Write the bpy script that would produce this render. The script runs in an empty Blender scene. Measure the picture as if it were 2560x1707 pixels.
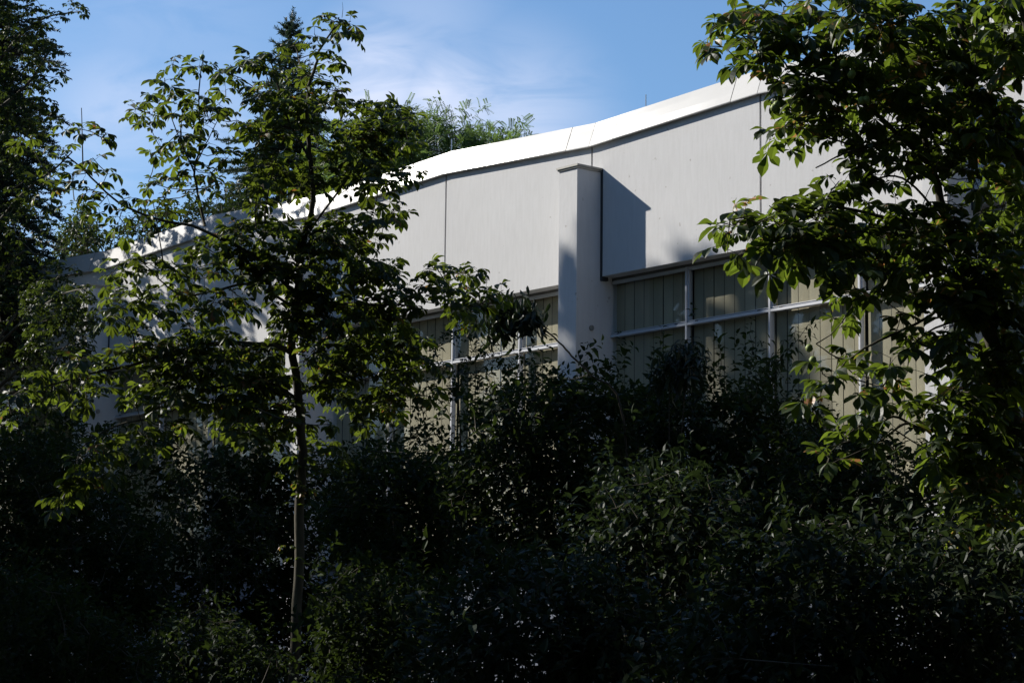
import bpy, math, random
import numpy as np
from mathutils import Matrix, Vector
R = math.radians
rng = np.random.default_rng(7)
random.seed(7)

# ------------------------------------------------------------------ camera, world, sun, exposure
# Metres. z = 0 is the eye height of the photographer, the ground lies at z = -1.6.
# The long facade of the hall runs along X at Y = 0; it faces -Y.
F_PX, PITCH, ROLL, PHI = 6210.4, .1524, .01191, .69822
CAM = np.array([23.2039, -20.7762, 0.0])
_v = np.array([-math.cos(PHI)*math.cos(PITCH), math.sin(PHI)*math.cos(PITCH), math.sin(PITCH)])
_r = np.cross(_v, [0, 0, 1]); _r /= np.linalg.norm(_r); _u = np.cross(_r, _v)
RT = _r*math.cos(ROLL)+_u*math.sin(ROLL); UP = -_r*math.sin(ROLL)+_u*math.cos(ROLL)

sc = bpy.context.scene
C = sc.collection
cd = bpy.data.cameras.new('camera'); cam = bpy.data.objects.new('camera', cd); C.objects.link(cam)
cd.sensor_width = 36; cd.lens = F_PX/2560*36; cd.clip_end = 3000; cd.clip_start = .1
m = Matrix(((RT[0], UP[0], -_v[0], CAM[0]), (RT[1], UP[1], -_v[1], CAM[1]), (RT[2], UP[2], -_v[2], CAM[2]), (0, 0, 0, 1)))
cam.matrix_world = m
sc.camera = cam

SUN_AZ, SUN_EL = R(25.5), R(33.2)          # azimuth the light travels towards, measured from +X
to_sun = Vector((-math.cos(SUN_AZ)*math.cos(SUN_EL), -math.sin(SUN_AZ)*math.cos(SUN_EL), math.sin(SUN_EL)))
sl = bpy.data.lights.new('sun', 'SUN'); sl.energy = 4.6; sl.angle = R(.53); sl.color = (1, .95, .87)
so = bpy.data.objects.new('sun', sl); C.objects.link(so)
so.rotation_euler = (-to_sun).to_track_quat('-Z', 'Y').to_euler()
w = bpy.data.worlds.new('World'); sc.world = w; w.use_nodes = True
nt = w.node_tree; nt.nodes.clear()
def N(nt, t, **k):
    n = nt.nodes.new(t)
    for a, b in k.items():
        if a.startswith('i_'):
            n.inputs[a[2:].replace('_', ' ')].default_value = b
        else: setattr(n, a, b)
    return n
sky = N(nt, 'ShaderNodeTexSky', sky_type='NISHITA', sun_disc=False, sun_elevation=SUN_EL,
        sun_rotation=math.atan2(to_sun.x, to_sun.y), altitude=200, air_density=1.0, dust_density=.3, ozone_density=4.0)
bg = N(nt, 'ShaderNodeBackground'); bg.inputs[1].default_value = .08
out = N(nt, 'ShaderNodeOutputWorld')
# thin cirrus: soft streaks around two directions of the sky
tc = N(nt, 'ShaderNodeTexCoord')
def pdir(px, py):
    d = _v+(px-1280)/F_PX*RT+(853.5-py)/F_PX*UP
    return d/np.linalg.norm(d)
mp = N(nt, 'ShaderNodeMapping'); mp.inputs['Scale'].default_value = (9, 9, 30); mp.inputs['Rotation'].default_value = (R(14), R(10), 0)
nt.links.new(tc.outputs['Generated'], mp.inputs[0])
nz = N(nt, 'ShaderNodeTexNoise'); nz.inputs['Scale'].default_value = 1.9; nz.inputs['Detail'].default_value = 9; nz.inputs['Distortion'].default_value = .9; nz.inputs['Roughness'].default_value = .56
nt.links.new(mp.outputs[0], nz.inputs['Vector'])
acc = None
for (px, py, rad, amt) in ((930, 230, .045, 1.0), (1120, 300, .05, .9), (1260, 340, .06, .7), (1020, 170, .045, .4), (290, 300, .045, .5), (560, 330, .05, .4), (350, 60, .1, .15), (0, 400, .1, .2), (1080, 250, .03, 1.0), (1050, 60, .05, .3)):
    d = pdir(px, py)
    vm = N(nt, 'ShaderNodeVectorMath', operation='DISTANCE'); vm.inputs[1].default_value = tuple(d)
    nt.links.new(tc.outputs['Generated'], vm.inputs[0])
    mr = N(nt, 'ShaderNodeMapRange', interpolation_type='SMOOTHSTEP')
    mr.inputs[1].default_value = 0; mr.inputs[2].default_value = rad; mr.inputs[3].default_value = amt; mr.inputs[4].default_value = 0
    nt.links.new(vm.outputs['Value'], mr.inputs[0])
    if acc is None: acc = mr.outputs[0]
    else:
        mx = N(nt, 'ShaderNodeMath', operation='MAXIMUM'); nt.links.new(acc, mx.inputs[0]); nt.links.new(mr.outputs[0], mx.inputs[1]); acc = mx.outputs[0]
mr = N(nt, 'ShaderNodeMapRange', interpolation_type='SMOOTHSTEP')
for i, x in enumerate((.30, .60, .35, 1)): mr.inputs[i+1].default_value = x
nt.links.new(nz.outputs[0], mr.inputs[0])
mul = N(nt, 'ShaderNodeMath', operation='MULTIPLY'); nt.links.new(mr.outputs[0], mul.inputs[0]); nt.links.new(acc, mul.inputs[1])
mul2 = N(nt, 'ShaderNodeMath', operation='MULTIPLY'); nt.links.new(mul.outputs[0], mul2.inputs[0]); mul2.inputs[1].default_value = .95
cm = N(nt, 'ShaderNodeMix', data_type='RGBA')
nt.links.new(mul2.outputs[0], cm.inputs[0]); hs = N(nt, 'ShaderNodeHueSaturation'); hs.inputs['Saturation'].default_value = 1.08; hs.inputs['Value'].default_value = 1.05; nt.links.new(sky.outputs[0], hs.inputs['Color']); nt.links.new(hs.outputs[0], cm.inputs[6]); cm.inputs[7].default_value = (5.6, 6.2, 7.8, 1)
nt.links.new(cm.outputs[2], bg.inputs[0]); nt.links.new(bg.outputs[0], out.inputs[0])
sc.view_settings.view_transform = 'Standard'; sc.view_settings.look = 'None'
sc.view_settings.exposure = .75; sc.view_settings.gamma = 1
sc.render.engine = 'CYCLES'
sc.cycles.max_bounces = 6; sc.cycles.transparent_max_bounces = 8; sc.cycles.diffuse_bounces = 3; sc.cycles.sample_clamp_indirect = 4

WOODS = ((15, -5.6, 8.6, 1.2, 1), (15, -3.2, 9.6, 1.2, 0), (15, .9, 16.6, 1.05, 0), (16, 4.7, 18.6, 1.9, 0), (19, 6.2, 20.5, 2.2, 0), (15, 7.6, 18.2, 1.9, 0), (16, 11, 12.6, 1.9, 1), (15, 15, 16.0, 1.8, 1), (20, 14.6, 18.5, 1.9, 0), (16, 18, 15.4, 2.0, 1), (20, 17, 19.5, 2.4, 0), (15, 22, 17.5, 2.6, 0), (20, 20, 20, 2.6, 0))   # along the sun's direction, across it, top, radius, kind

# ------------------------------------------------------------------ helpers
def at(px, py, d):
    """a point at depth d in metres in the direction of a pixel of the 2560 px wide photograph"""
    return CAM+d*(_v+(px-1280)/F_PX*RT+(853.5-py)/F_PX*UP)
def pts(s, k=1.0, ox=0.0, oy=0.0):
    return [tuple(float(q)/k+o for q, o in zip(p.split(','), (ox, oy))) for p in s.split()]
def nrm(a):
    a = np.asarray(a, float); return a/(np.linalg.norm(a, axis=-1, keepdims=True)+1e-9)

class Bag:
    """collects faces (tris or quads) and builds ONE mesh object"""
    def __init__(s): s.V = []; s.F = []; s.T = []; s.n = 0; s.sm = False
    def add(s, V, F, tone=.5):
        V = np.asarray(V, float).reshape(-1, 3)
        s.V.append(V)
        F = [F] if isinstance(F, np.ndarray) else F
        for f in F: s.F.append(np.asarray(f)+s.n)
        s.T.append(np.full(len(V), tone) if np.isscalar(tone) else np.asarray(tone, float))
        s.n += len(V)
    def box(s, x0, x1, y0, y1, z0, z1):
        V = [(x, y, z) for x in (x0, x1) for y in (y0, y1) for z in (z0, z1)]
        s.add(V, np.array([(0, 1, 3, 2), (4, 6, 7, 5), (0, 4, 5, 1), (2, 3, 7, 6), (0, 2, 6, 4), (1, 5, 7, 3)]))
    def prism(s, poly, axis_y0, axis_y1):
        """polygon in X,Z pushed from y0 to y1 (quads only, convex strip of 4 points)"""
        V = [(x, axis_y0, z) for x, z in poly]+[(x, axis_y1, z) for x, z in poly]
        s.add(V, np.array([(0, 1, 2, 3), (7, 6, 5, 4), (0, 4, 5, 1), (1, 5, 6, 2), (2, 6, 7, 3), (3, 7, 4, 0)]))
    def tube(s, P, rad, n=7, tone=.5):
        P = np.asarray(P, float); rad = np.broadcast_to(rad, (len(P),))
        T = np.gradient(P, axis=0); T = nrm(T)
        ref = np.array([0, 0, 1.]) if abs(T[0][2]) < .9 else np.array([1., 0, 0])
        A = nrm(np.cross(T[0], ref)); rings = []
        for i in range(len(P)):
            A = nrm(A-T[i]*np.dot(A, T[i])); B = np.cross(T[i], A)
            a = np.arange(n)*2*math.pi/n
            rings.append(P[i]+rad[i]*(np.cos(a)[:, None]*A+np.sin(a)[:, None]*B))
        V = np.concatenate(rings)
        F = []
        for i in range(len(P)-1):
            for j in range(n):
                F.append((i*n+j, i*n+(j+1) % n, (i+1)*n+(j+1) % n, (i+1)*n+j))
        k = len(P)-1
        caps = [(0, j, j+1) for j in range(1, n-1)]+[(k*n, k*n+j+1, k*n+j) for j in range(1, n-1)]
        s.add(V, [np.array(F), np.array(caps)], tone)
    def build(s, name, mat, parent=None, smooth=False, origin=None):
        me = bpy.data.meshes.new(name)
        if s.V:
            V = np.concatenate(s.V); 
            if origin is not None: V = V-np.asarray(origin)
            me.vertices.add(len(V)); me.vertices.foreach_set('co', V.astype(np.float32).ravel())
            lt = np.concatenate([np.full(len(f), f.shape[1]) for f in s.F]).astype(np.int32)
            li = np.concatenate([f.ravel() for f in s.F]).astype(np.int32)
            ls = np.concatenate([[0], np.cumsum(lt)[:-1]]).astype(np.int32)
            me.loops.add(len(li)); me.loops.foreach_set('vertex_index', li)
            me.polygons.add(len(lt)); me.polygons.foreach_set('loop_start', ls); me.polygons.foreach_set('loop_total', lt)
            me.polygons.foreach_set('use_smooth', np.full(len(lt), smooth))
            me.update(calc_edges=True)
            a = me.attributes.new('tone', 'FLOAT', 'POINT'); a.data.foreach_set('value', np.concatenate(s.T).astype(np.float32))
            me.validate()
        me.materials.append(mat)
        o = bpy.data.objects.new(name, me); C.objects.link(o)
        if parent is not None: o.parent = parent
        if origin is not None: o.location = tuple(origin)
        return o
def tag(o, label=None, cat=None, group=None, kind=None):
    for k, v in (('label', label), ('category', cat), ('group', group), ('kind', kind)):
        if v: o[k] = v
    return o
def empty(name, loc=(0, 0, 0)):
    o = bpy.data.objects.new(name, None); o.location = tuple(loc); C.objects.link(o); o.empty_display_size = .2
    return o
def child_world(o, parent):
    """o was built in world coordinates: keep it there under a moved parent"""
    o.parent = parent; o.matrix_parent_inverse = Matrix.Translation(parent.location).inverted(); return o

# ------------------------------------------------------------------ materials
def mat(name):
    M = bpy.data.materials.new(name); M.use_nodes = True; t = M.node_tree; t.nodes.clear()
    o = N(t, 'ShaderNodeOutputMaterial'); return M, t, o
def ramp(t, fac, stops):
    r = N(t, 'ShaderNodeValToRGB'); e = r.color_ramp.elements
    while len(e) < len(stops): e.new(.5)
    for q, (p, c) in zip(e, stops): q.position = p; q.color = (*c, 1)
    t.links.new(fac, r.inputs[0]); return r.outputs[0]
def noise(t, scale, detail=4, vec=None, rough=.5, sx=None, obj=True):
    n = N(t, 'ShaderNodeTexNoise'); n.inputs['Scale'].default_value = scale; n.inputs['Detail'].default_value = detail; n.inputs['Roughness'].default_value = rough
    tcn = N(t, 'ShaderNodeTexCoord'); src = tcn.outputs['Object']
    if sx:
        mpn = N(t, 'ShaderNodeMapping'); mpn.inputs['Scale'].default_value = sx; t.links.new(src, mpn.inputs[0]); src = mpn.outputs[0]
    t.links.new(src, n.inputs['Vector']); return n.outputs[0]
def bump(t, h, strength, dist, pr):
    b = N(t, 'ShaderNodeBump'); b.inputs['Strength'].default_value = strength; b.inputs['Distance'].default_value = dist
    t.links.new(h, b.inputs['Height']); t.links.new(b.outputs[0], pr.inputs['Normal'])
def surf(name, stops, scale=3, rough=.7, detail=6, sx=None, bs=None, bstr=.3, bdist=.004, metal=0, spec=.5):
    M, t, o = mat(name); p = N(t, 'ShaderNodeBsdfPrincipled')
    f = noise(t, scale, detail, sx=sx); t.links.new(ramp(t, f, stops), p.inputs['Base Color'])
    p.inputs['Roughness'].default_value = rough; p.inputs['Metallic'].default_value = metal; p.inputs['Specular IOR Level'].default_value = spec
    if bs: bump(t, noise(t, bs, 6, sx=sx), bstr, bdist, p)
    t.links.new(p.outputs[0], o.inputs[0]); return M
def leafmat(name, lo, mid, hi, trans, tfac=.4, rough=.38, brown=None, spec=.5):
    """green leaf: tone attribute picks the leaf's own colour, brown blotches scorch the oldest leaves"""
    M, t, o = mat(name); p = N(t, 'ShaderNodeBsdfPrincipled'); tr = N(t, 'ShaderNodeBsdfTranslucent'); mx = N(t, 'ShaderNodeMixShader')
    a = N(t, 'ShaderNodeAttribute', attribute_name='tone')
    col = ramp(t, a.outputs['Fac'], [(0, lo), (.5, mid), (.93, hi)])
    tcol = ramp(t, a.outputs['Fac'], [(0, tuple(x*.45 for x in trans)), (.5, tuple(x*.8 for x in trans)), (1, trans)])
    if brown:
        n = noise(t, 22, 5); th = N(t, 'ShaderNodeMapRange'); 
        s_ = N(t, 'ShaderNodeMath', operation='MULTIPLY_ADD'); t.links.new(a.outputs['Fac'], s_.inputs[0]); s_.inputs[1].default_value = .9; t.links.new(n, s_.inputs[2])
        th.inputs[1].default_value = 1.40; th.inputs[2].default_value = 1.48; t.links.new(s_.outputs[0], th.inputs[0])
        outc = []
        for c in (col, tcol):
            mm = N(t, 'ShaderNodeMix', data_type='RGBA'); t.links.new(th.outputs[0], mm.inputs[0]); t.links.new(c, mm.inputs[6]); mm.inputs[7].default_value = (*brown, 1); outc.append(mm.outputs[2])
        col, tcol = outc
    t.links.new(col, p.inputs['Base Color']); t.links.new(tcol, tr.inputs[0])
    p.inputs['Roughness'].default_value = rough; p.inputs['Specular IOR Level'].default_value = spec
    mx.inputs[0].default_value = tfac
    t.links.new(p.outputs[0], mx.inputs[1]); t.links.new(tr.outputs[0], mx.inputs[2]); t.links.new(mx.outputs[0], o.inputs[0]); return M

def panel_material():
    M, t, o = mat('painted_concrete'); p = N(t, 'ShaderNodeBsdfPrincipled')
    base = ramp(t, noise(t, .9, 5), [(.3, (.545, .54, .535)), (.7, (.59, .585, .58))])
    st = ramp(t, noise(t, 16, 6, sx=(1.6, 1, .2)), [(.3, (.94, .94, .935)), (.62, (1, 1, 1))])
    sp = ramp(t, noise(t, 9, 2), [(.71, (1, 1, 1)), (.75, (.72, .7, .67))])
    c = base
    for q in (st, sp):
        mm = N(t, 'ShaderNodeMix', data_type='RGBA', blend_type='MULTIPLY'); mm.inputs[0].default_value = 1
        t.links.new(c, mm.inputs[6]); t.links.new(q, mm.inputs[7]); c = mm.outputs[2]
    t.links.new(c, p.inputs['Base Color']); p.inputs['Roughness'].default_value = .8; p.inputs['Specular IOR Level'].default_value = .25
    bump(t, noise(t, 34, 7, sx=(1.4, 1, .5)), .28, .006, p)
    t.links.new(p.outputs[0], o.inputs[0]); return M
M_PANEL = panel_material()
M_PLINTH = surf('plinth_render', [(.3, (.13, .15, .20)), (.7, (.19, .21, .26))], 1.2, .9, bs=30)
M_FASCIA = surf('fascia_sheet_metal', [(.3, (.34, .34, .335)), (.7, (.385, .385, .38))], 1.6, .6, metal=.0, bs=1.1, bstr=.12, bdist=.02, spec=.2)
for n_ in M_FASCIA.node_tree.nodes:
    if n_.type == 'BSDF_PRINCIPLED': n_.inputs['Coat Weight'].default_value = .25; n_.inputs['Coat Roughness'].default_value = .12
M_DARK = surf('dark_joint', [(0, (.03, .03, .032)), (1, (.05, .05, .05))], 5, .9)
M_CAP = surf('cap_zinc', [(.3, (.22, .22, .20)), (.7, (.32, .31, .28))], 6, .5, metal=.3)
M_FRAME = surf('window_aluminium', [(.3, (.46, .47, .50)), (.7, (.54, .55, .57))], 3, .5, metal=.1, spec=.3)
M_SOFFIT = surf('soffit', [(.3, (.12, .12, .12)), (.7, (.18, .18, .17))], 4, .8)
def blind_material():
    M, t, o = mat('vertical_blind'); p = N(t, 'ShaderNodeBsdfPrincipled')
    a = N(t, 'ShaderNodeAttribute', attribute_name='tone')
    c = ramp(t, a.outputs['Fac'], [(0, (.31, .265, .175)), (1, (.39, .34, .235))])
    st = ramp(t, noise(t, 6, 5, sx=(1, 1, .3)), [(.3, (.80, .82, .84)), (.7, (1, 1, 1))])
    mm = N(t, 'ShaderNodeMix', data_type='RGBA', blend_type='MULTIPLY'); mm.inputs[0].default_value = 1
    t.links.new(c, mm.inputs[6]); t.links.new(st, mm.inputs[7]); t.links.new(mm.outputs[2], p.inputs['Base Color'])
    p.inputs['Roughness'].default_value = .75; t.links.new(p.outputs[0], o.inputs[0]); return M
M_BLIND = blind_material()
def glass_material():
    M, t, o = mat('window_glass'); tr = N(t, 'ShaderNodeBsdfTransparent'); g = N(t, 'ShaderNodeBsdfGlossy'); g.inputs['Roughness'].default_value = .02
    tr.inputs[0].default_value = (.93, .95, .93, 1)
    lw = N(t, 'ShaderNodeLayerWeight'); pw = N(t, 'ShaderNodeMath', operation='POWER'); pw.inputs[1].default_value = 5; t.links.new(lw.outputs['Facing'], pw.inputs[0])
    fr = N(t, 'ShaderNodeMath', operation='MULTIPLY_ADD'); t.links.new(pw.outputs[0], fr.inputs[0]); fr.inputs[1].default_value = .92; fr.inputs[2].default_value = .05; mx = N(t, 'ShaderNodeMixShader')
    t.links.new(fr.outputs[0], mx.inputs[0]); t.links.new(tr.outputs[0], mx.inputs[1]); t.links.new(g.outputs[0], mx.inputs[2]); t.links.new(mx.outputs[0], o.inputs[0]); return M
M_GLASS = glass_material()
M_ROOF = surf('roof_membrane', [(.3, (.2, .2, .2)), (.7, (.28, .28, .27))], 2, .9)
M_ROD = surf('rod_steel', [(0, (.45, .45, .45)), (1, (.55, .55, .55))], 5, .4, metal=.6)
M_BARK = surf('chestnut_bark', [(.3, (.030, .024, .015)), (.55, (.062, .054, .032)), (.75, (.10, .092, .055))], 9, .9, sx=(1, 1, .45), bs=40, bstr=.6, bdist=.006)
M_TWIG = surf('twig_bark', [(.3, (.035, .027, .018)), (.7, (.07, .055, .035))], 12, .85)
M_CHEST = leafmat('chestnut_leaf', (.013, .024, .006), (.022, .038, .009), (.040, .058, .013), (.165, .225, .020), .44, .45, spec=.35, brown=(.30, .12, .035))
M_CHEST_R = leafmat('chestnut_leaf_scorched', (.013, .026, .007), (.022, .040, .009), (.042, .060, .014), (.18, .26, .024), .42, .45, spec=.35, brown=(.42, .19, .07))
M_CHEST_D = leafmat('chestnut_leaf_distant', (.012, .022, .006), (.018, .034, .008), (.034, .052, .012), (.09, .13, .016), .36, .5, spec=.3)
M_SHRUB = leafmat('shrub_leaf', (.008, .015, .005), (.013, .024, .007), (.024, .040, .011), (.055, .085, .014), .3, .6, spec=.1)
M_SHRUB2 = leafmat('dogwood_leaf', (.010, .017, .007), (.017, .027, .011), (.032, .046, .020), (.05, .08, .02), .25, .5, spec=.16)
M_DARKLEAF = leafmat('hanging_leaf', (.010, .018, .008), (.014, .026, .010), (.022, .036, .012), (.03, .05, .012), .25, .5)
M_ROBINIA = leafmat('locust_leaf', (.035, .065, .018), (.055, .095, .025), (.08, .12, .035), (.20, .31, .06), .45, .5)
M_NEEDLE = leafmat('spruce_needle', (.014, .030, .018), (.024, .046, .026), (.04, .066, .03), (.05, .09, .03), .2, .5)
M_NEEDLE_D = leafmat('yew_needle', (.007, .014, .008), (.012, .022, .010), (.018, .03, .012), (.02, .04, .012), .2, .55)
M_FRUIT = surf('conker_husk', [(.3, (.16, .22, .05)), (.7, (.24, .30, .08))], 40, .6)
M_GROUND = surf('forest_floor', [(.3, (.025, .02, .012)), (.7, (.05, .045, .022))], 1.5, .95, bs=6, bdist=.03)
M_GRASS = leafmat('grass_blade', (.02, .04, .012), (.03, .055, .016), (.045, .075, .02), (.08, .14, .03), .3, .6)

# ------------------------------------------------------------------ ground
g = Bag(); n = 60
xs = np.concatenate([np.linspace(-900, -40, 8), np.linspace(-35, 45, n), np.linspace(60, 900, 8)])
ys = np.concatenate([np.linspace(-900, -50, 8), np.linspace(-45, 35, n), np.linspace(50, 900, 8)])
X, Y = np.meshgrid(xs, ys, indexing='ij')
Z = -1.6+.10*np.sin(X*.31+1)*np.cos(Y*.27)+.05*np.sin(X*.9+Y*.7)
Z = np.where((np.abs(X) > 60) | (np.abs(Y) > 60), -1.6, Z)
V = np.stack([X, Y, Z], -1).reshape(-1, 3); k = len(ys)
i, j = np.meshgrid(np.arange(len(xs)-1), np.arange(k-1), indexing='ij'); q = (i*k+j).ravel()
g.add(V, np.stack([q, q+k, q+k+1, q+1], 1))
tag(g.build('ground', M_GROUND, smooth=True), kind='structure')

# ------------------------------------------------------------------ the hall
hall = empty('hall_building', (-3, 6, -1.6))
tag(hall, 'pale concrete gym hall with zigzag white metal roof edge and slim piers', 'building')
def hp(b, name, m_, smooth=False): return child_world(b.build(name, m_, smooth=smooth), hall)
def zf(x):                                   # underside of the fascia: valley at the piers, peak halfway
    k_ = abs(((x/6.0) % 1)-.5)*2; return 7.45-.13*k_
FH = .325
X0, X1 = -30, 24
ZP, ZT, ZW = 5.603, 4.855, 2.2               # panel bottom, transom, window bottom
for k_ in range(-10, 8):
    x = 3.0*k_; a, b = x+.016, x+3-.016
    B = Bag(); B.prism([(a, ZP), (b, ZP), (b, zf(b)+.05), (a, zf(a)+.05)], 0, .195)
    o = hp(B, 'wall_panel', M_PANEL)
# dark backing behind panel joints, core of the building
B = Bag()
for k_ in range(-10, 8):
    x = 3.0*k_; B.prism([(x, ZP+.01), (x+3, ZP+.01), (x+3, zf(x+3)), (x, zf(x))], .1952, .40)
hp(B, 'backing_wall', M_DARK)
# fascia: folded sheet leaning back, three sheets to every 3 m with fine seams
for k_ in range(-10, 8):
    for (fa, fb) in ((0, .45), (.45, 2.55), (2.55, 3)):
        a, b = 3*k_+fa+.004, 3*k_+fb-.004
        lift = .003 if fa == .45 else 0.0
        B = Bag()
        nseg = 8 if fa == .45 else 2
        xs_ = np.linspace(a, b, nseg+1)
        prof = [(.002, -.012), (-.055, -.012), (-.055-lift, 0), (-.0157-lift, FH*.33), (.0285-lift, FH*.70), (.063-lift, FH), (.11, FH+.004), (.11, FH-.03)]
        V = [(xx, y_-(.0035*math.sin(math.pi*(xx-a)/(b-a)) if fa == .45 and 0 < z_ < FH*.9 else 0), zf(xx)+z_) for xx in xs_ for (y_, z_) in prof]; npf = len(prof)
        F = [(i_*npf+j_, (i_+1)*npf+j_, (i_+1)*npf+j_+1, i_*npf+j_+1) for i_ in range(nseg) for j_ in range(npf-1)]
        B.add(V, np.array(F)); hp(B, 'fascia_sheet', M_FASCIA)
for k_ in range(-10, 8):
    x = 3.0*k_; V = [(x, -.035, zf(x)+.005), (x+3, -.035, zf(x+3)+.005), (x+3, .066, zf(x+3)+FH-.012), (x, .066, zf(x)+FH-.012)]
    B = Bag(); B.add(V, np.array([(0, 1, 2, 3)])); hp(B, 'fascia_backing', M_SOFFIT)
# core, roof, plinth
B = Bag(); B.box(X0, X1, .42, 16, -1.6, 7.25); hp(B, 'hall_body', M_DARK)
B = Bag()
for k_ in range(-10, 8):
    x = 3.0*k_
    V = [(x, .12, zf(x)+FH-.04), (x+3, .12, zf(x+3)+FH-.04), (x+3, 16, zf(x+3)+FH-.35), (x, 16, zf(x)+FH-.35)]
    B.add(V, np.array([(0, 1, 2, 3)]))
hp(B, 'folded_roof', M_ROOF)
B = Bag(); B.box(X0, X1, .05, .419, -1.6, ZW); hp(B, 'plinth', M_PLINTH)
B = Bag(); B.box(X0, X1, -.02, .049, ZW-.06, ZW+.0); hp(B, 'sill', M_PLINTH)
# piers
for k_ in range(-5, 5):
    x = 6.0*k_
    if x < X0+1 or x > X1-1: continue
    B = Bag(); B.box(x-.172, x+.172, -.402, .30, -1.6, 6.975)
    p_ = hp(B, 'pier', M_PANEL)
    B = Bag(); B.box(x-.205, x+.205, -.430, -.0015, 6.977, 7.003)
    B.box(x-.19, x+.19, -.417, -.0025, 6.955, 6.9765)
    c_ = B.build('pier_cap', M_CAP); c_.parent = p_
    B = Bag(); B.box(x+.1725, x+.215, -.004, .10, ZP-.05, 6.99); hp(B, 'gap_shade_strip', M_DARK)  # dark strip standing in for the shaded recess between pier and panel
    B = Bag()                                   # small round socket on the shaded side
    B.tube([(x+.172, -.15, 4.93), (x+.195, -.15, 4.93)], .035, 14); hp(B, 'socket', M_CAP)
# windows
YW = .20
def window(xa, xb):
    f = Bag(); fw = .045
    def bars(za, zb, d0, d1, wdt):
        f.box(xa+.004, xb-.004, d0, d1, za, za+wdt); f.box(xa+.004, xb-.004, d0, d1, zb-wdt, zb)
        f.box(xa+.004, xa+.004+wdt, d0+.001, d1, za+wdt, zb-wdt); f.box(xb-.004-wdt, xb-.004, d0+.001, d1, za+wdt, zb-wdt)
    bars(ZT, ZP-.035, YW, YW+.06, .032)          # opening top light, heavy frame
    bars(ZT+.036, ZP-.035-.034, YW-.008, YW+.03, .008) # raised inner bead
    bars(ZW+.005, ZT-.004, YW+.012, YW+.05, .010)
    f.box(xa+.002, xb-.002, YW-.02, YW+.05, ZT-.012, ZT+.018)       # bright drip edge
    o = hp(f, 'window', M_FRAME)
    def sub(b_, nm, m_): 
        s_ = b_.build(nm, m_); s_.parent = o; return s_
    for (za, zb, y_) in ((ZT+.06, ZP-.09, YW+.026), (ZW+.03, ZT-.03, YW+.03)):
        gl = Bag(); gl.add([(xa+.03, y_, za), (xb-.03, y_, za), (xb-.03, y_, zb), (xa+.03, y_, zb)], np.array([(0, 1, 2, 3)])); sub(gl, 'pane', M_GLASS)
    bl = Bag(); wdt = .176; x = xa+.01+.03*random.random()
    while x < xb-.02:
        x2 = min(x+wdt-.010, xb-.012); a_ = .0015+.002*random.random(); tn = random.random()
        xsl = np.linspace(x, x2, 5); yy = YW+.085+a_*np.array([1, .35, 0, .35, 1])+.006*random.random()
        ph = random.random()*6; amp = .0015
        zs = np.linspace(ZW, ZP-.02, 12); V = []
        for z_ in zs:
            for q_, y_ in zip(xsl, yy): V.append((q_, y_+amp*math.sin(z_*1.9+ph), z_))
        F = [(i_*5+j_, i_*5+j_+1, (i_+1)*5+j_+1, (i_+1)*5+j_) for i_ in range(11) for j_ in range(4)]
        bl.add(V, np.array(F), tn); x += wdt
    s_ = sub(bl, 'blind', M_BLIND)
    for hx in (xa+.16, xb-.2):
        h = Bag(); h.box(hx, hx+.035, YW-.022, YW-.0005, ZT+.02, ZT+.032); sub(h, 'latch', M_DARK)
for k_ in range(-5, 4):
    e = np.linspace(6*k_+.13, 6*k_+5.79, 5)
    for a, b in zip(e[:-1], e[1:]): window(a, b)
    B = Bag(); B.box(6*k_+.174, 6*k_+5.826, YW+.001, YW+.055, ZP-.033, ZP-.002)    # head rail below the panel
    hp(B, 'head_rail', M_SOFFIT)
    B = Bag(); B.box(6*k_-.18, 6*k_+.18, YW+.1, .41, ZW, ZP); hp(B, 'pier_backing', M_PLINTH)
    for q in e[1:-1]:
        B = Bag(); B.box(q-.0125, q+.0125, YW-.022, YW+.05, ZW+.002, ZP-.035); hp(B, 'mullion', M_FRAME)
for (px, py, h) in ((1128, 372, .19), (1616, 262, .17), (2202, 100, .42), (344, 589, .3), (717, 505, .3)):
    # rods stand on the roof edge
    best = min(np.linspace(-14, 12, 1301), key=lambda X_: abs((lambda d: 1280+F_PX*(d@RT)/(d@_v))(np.array([X_, .1, 7.7])-CAM)-px))
    B = Bag(); B.tube([(best, .1, zf(best)+FH-.03), (best, .1, zf(best)+FH+h)], .007, 6); hp(B, 'lightning_rod', M_ROD)

# ------------------------------------------------------------------ leaf templates
def leaflet(L, W, droop, fold, pointy=.93, base=.02, side=0, st=None):
    """one blade along +X, midrib at z=0; returns verts, quads"""
    ts = np.array(st if st is not None else [0, .18, .40, .60, .74, .86, .95, 1.0])
    ws = np.interp(ts, [0, .18, .40, .60, .72, .86, .95, 1], [base, .10, .29, .46, .5, .33, .12, .01])*W
    V = []
    for t_, w_ in zip(ts, ws):
        z = -droop*L*t_*t_; x = L*t_*(1-.25*droop*t_)
        V += [(x, w_, z+fold*w_), (x, 0, z), (x, -w_, z+fold*w_)]
    n_ = len(ts); F = []
    for i_ in range(n_-1):
        b_ = i_*3; F += [(b_, b_+1, b_+4, b_+3), (b_+1, b_+2, b_+5, b_+4)]
    return np.array(V), np.array(F)
def rotz(V, a): c, s_ = math.cos(a), math.sin(a); return V@np.array([[c, s_, 0], [-s_, c, 0], [0, 0, 1]])
def roty(V, a): c, s_ = math.cos(a), math.sin(a); return V@np.array([[c, 0, -s_], [0, 1, 0], [s_, 0, c]])
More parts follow.
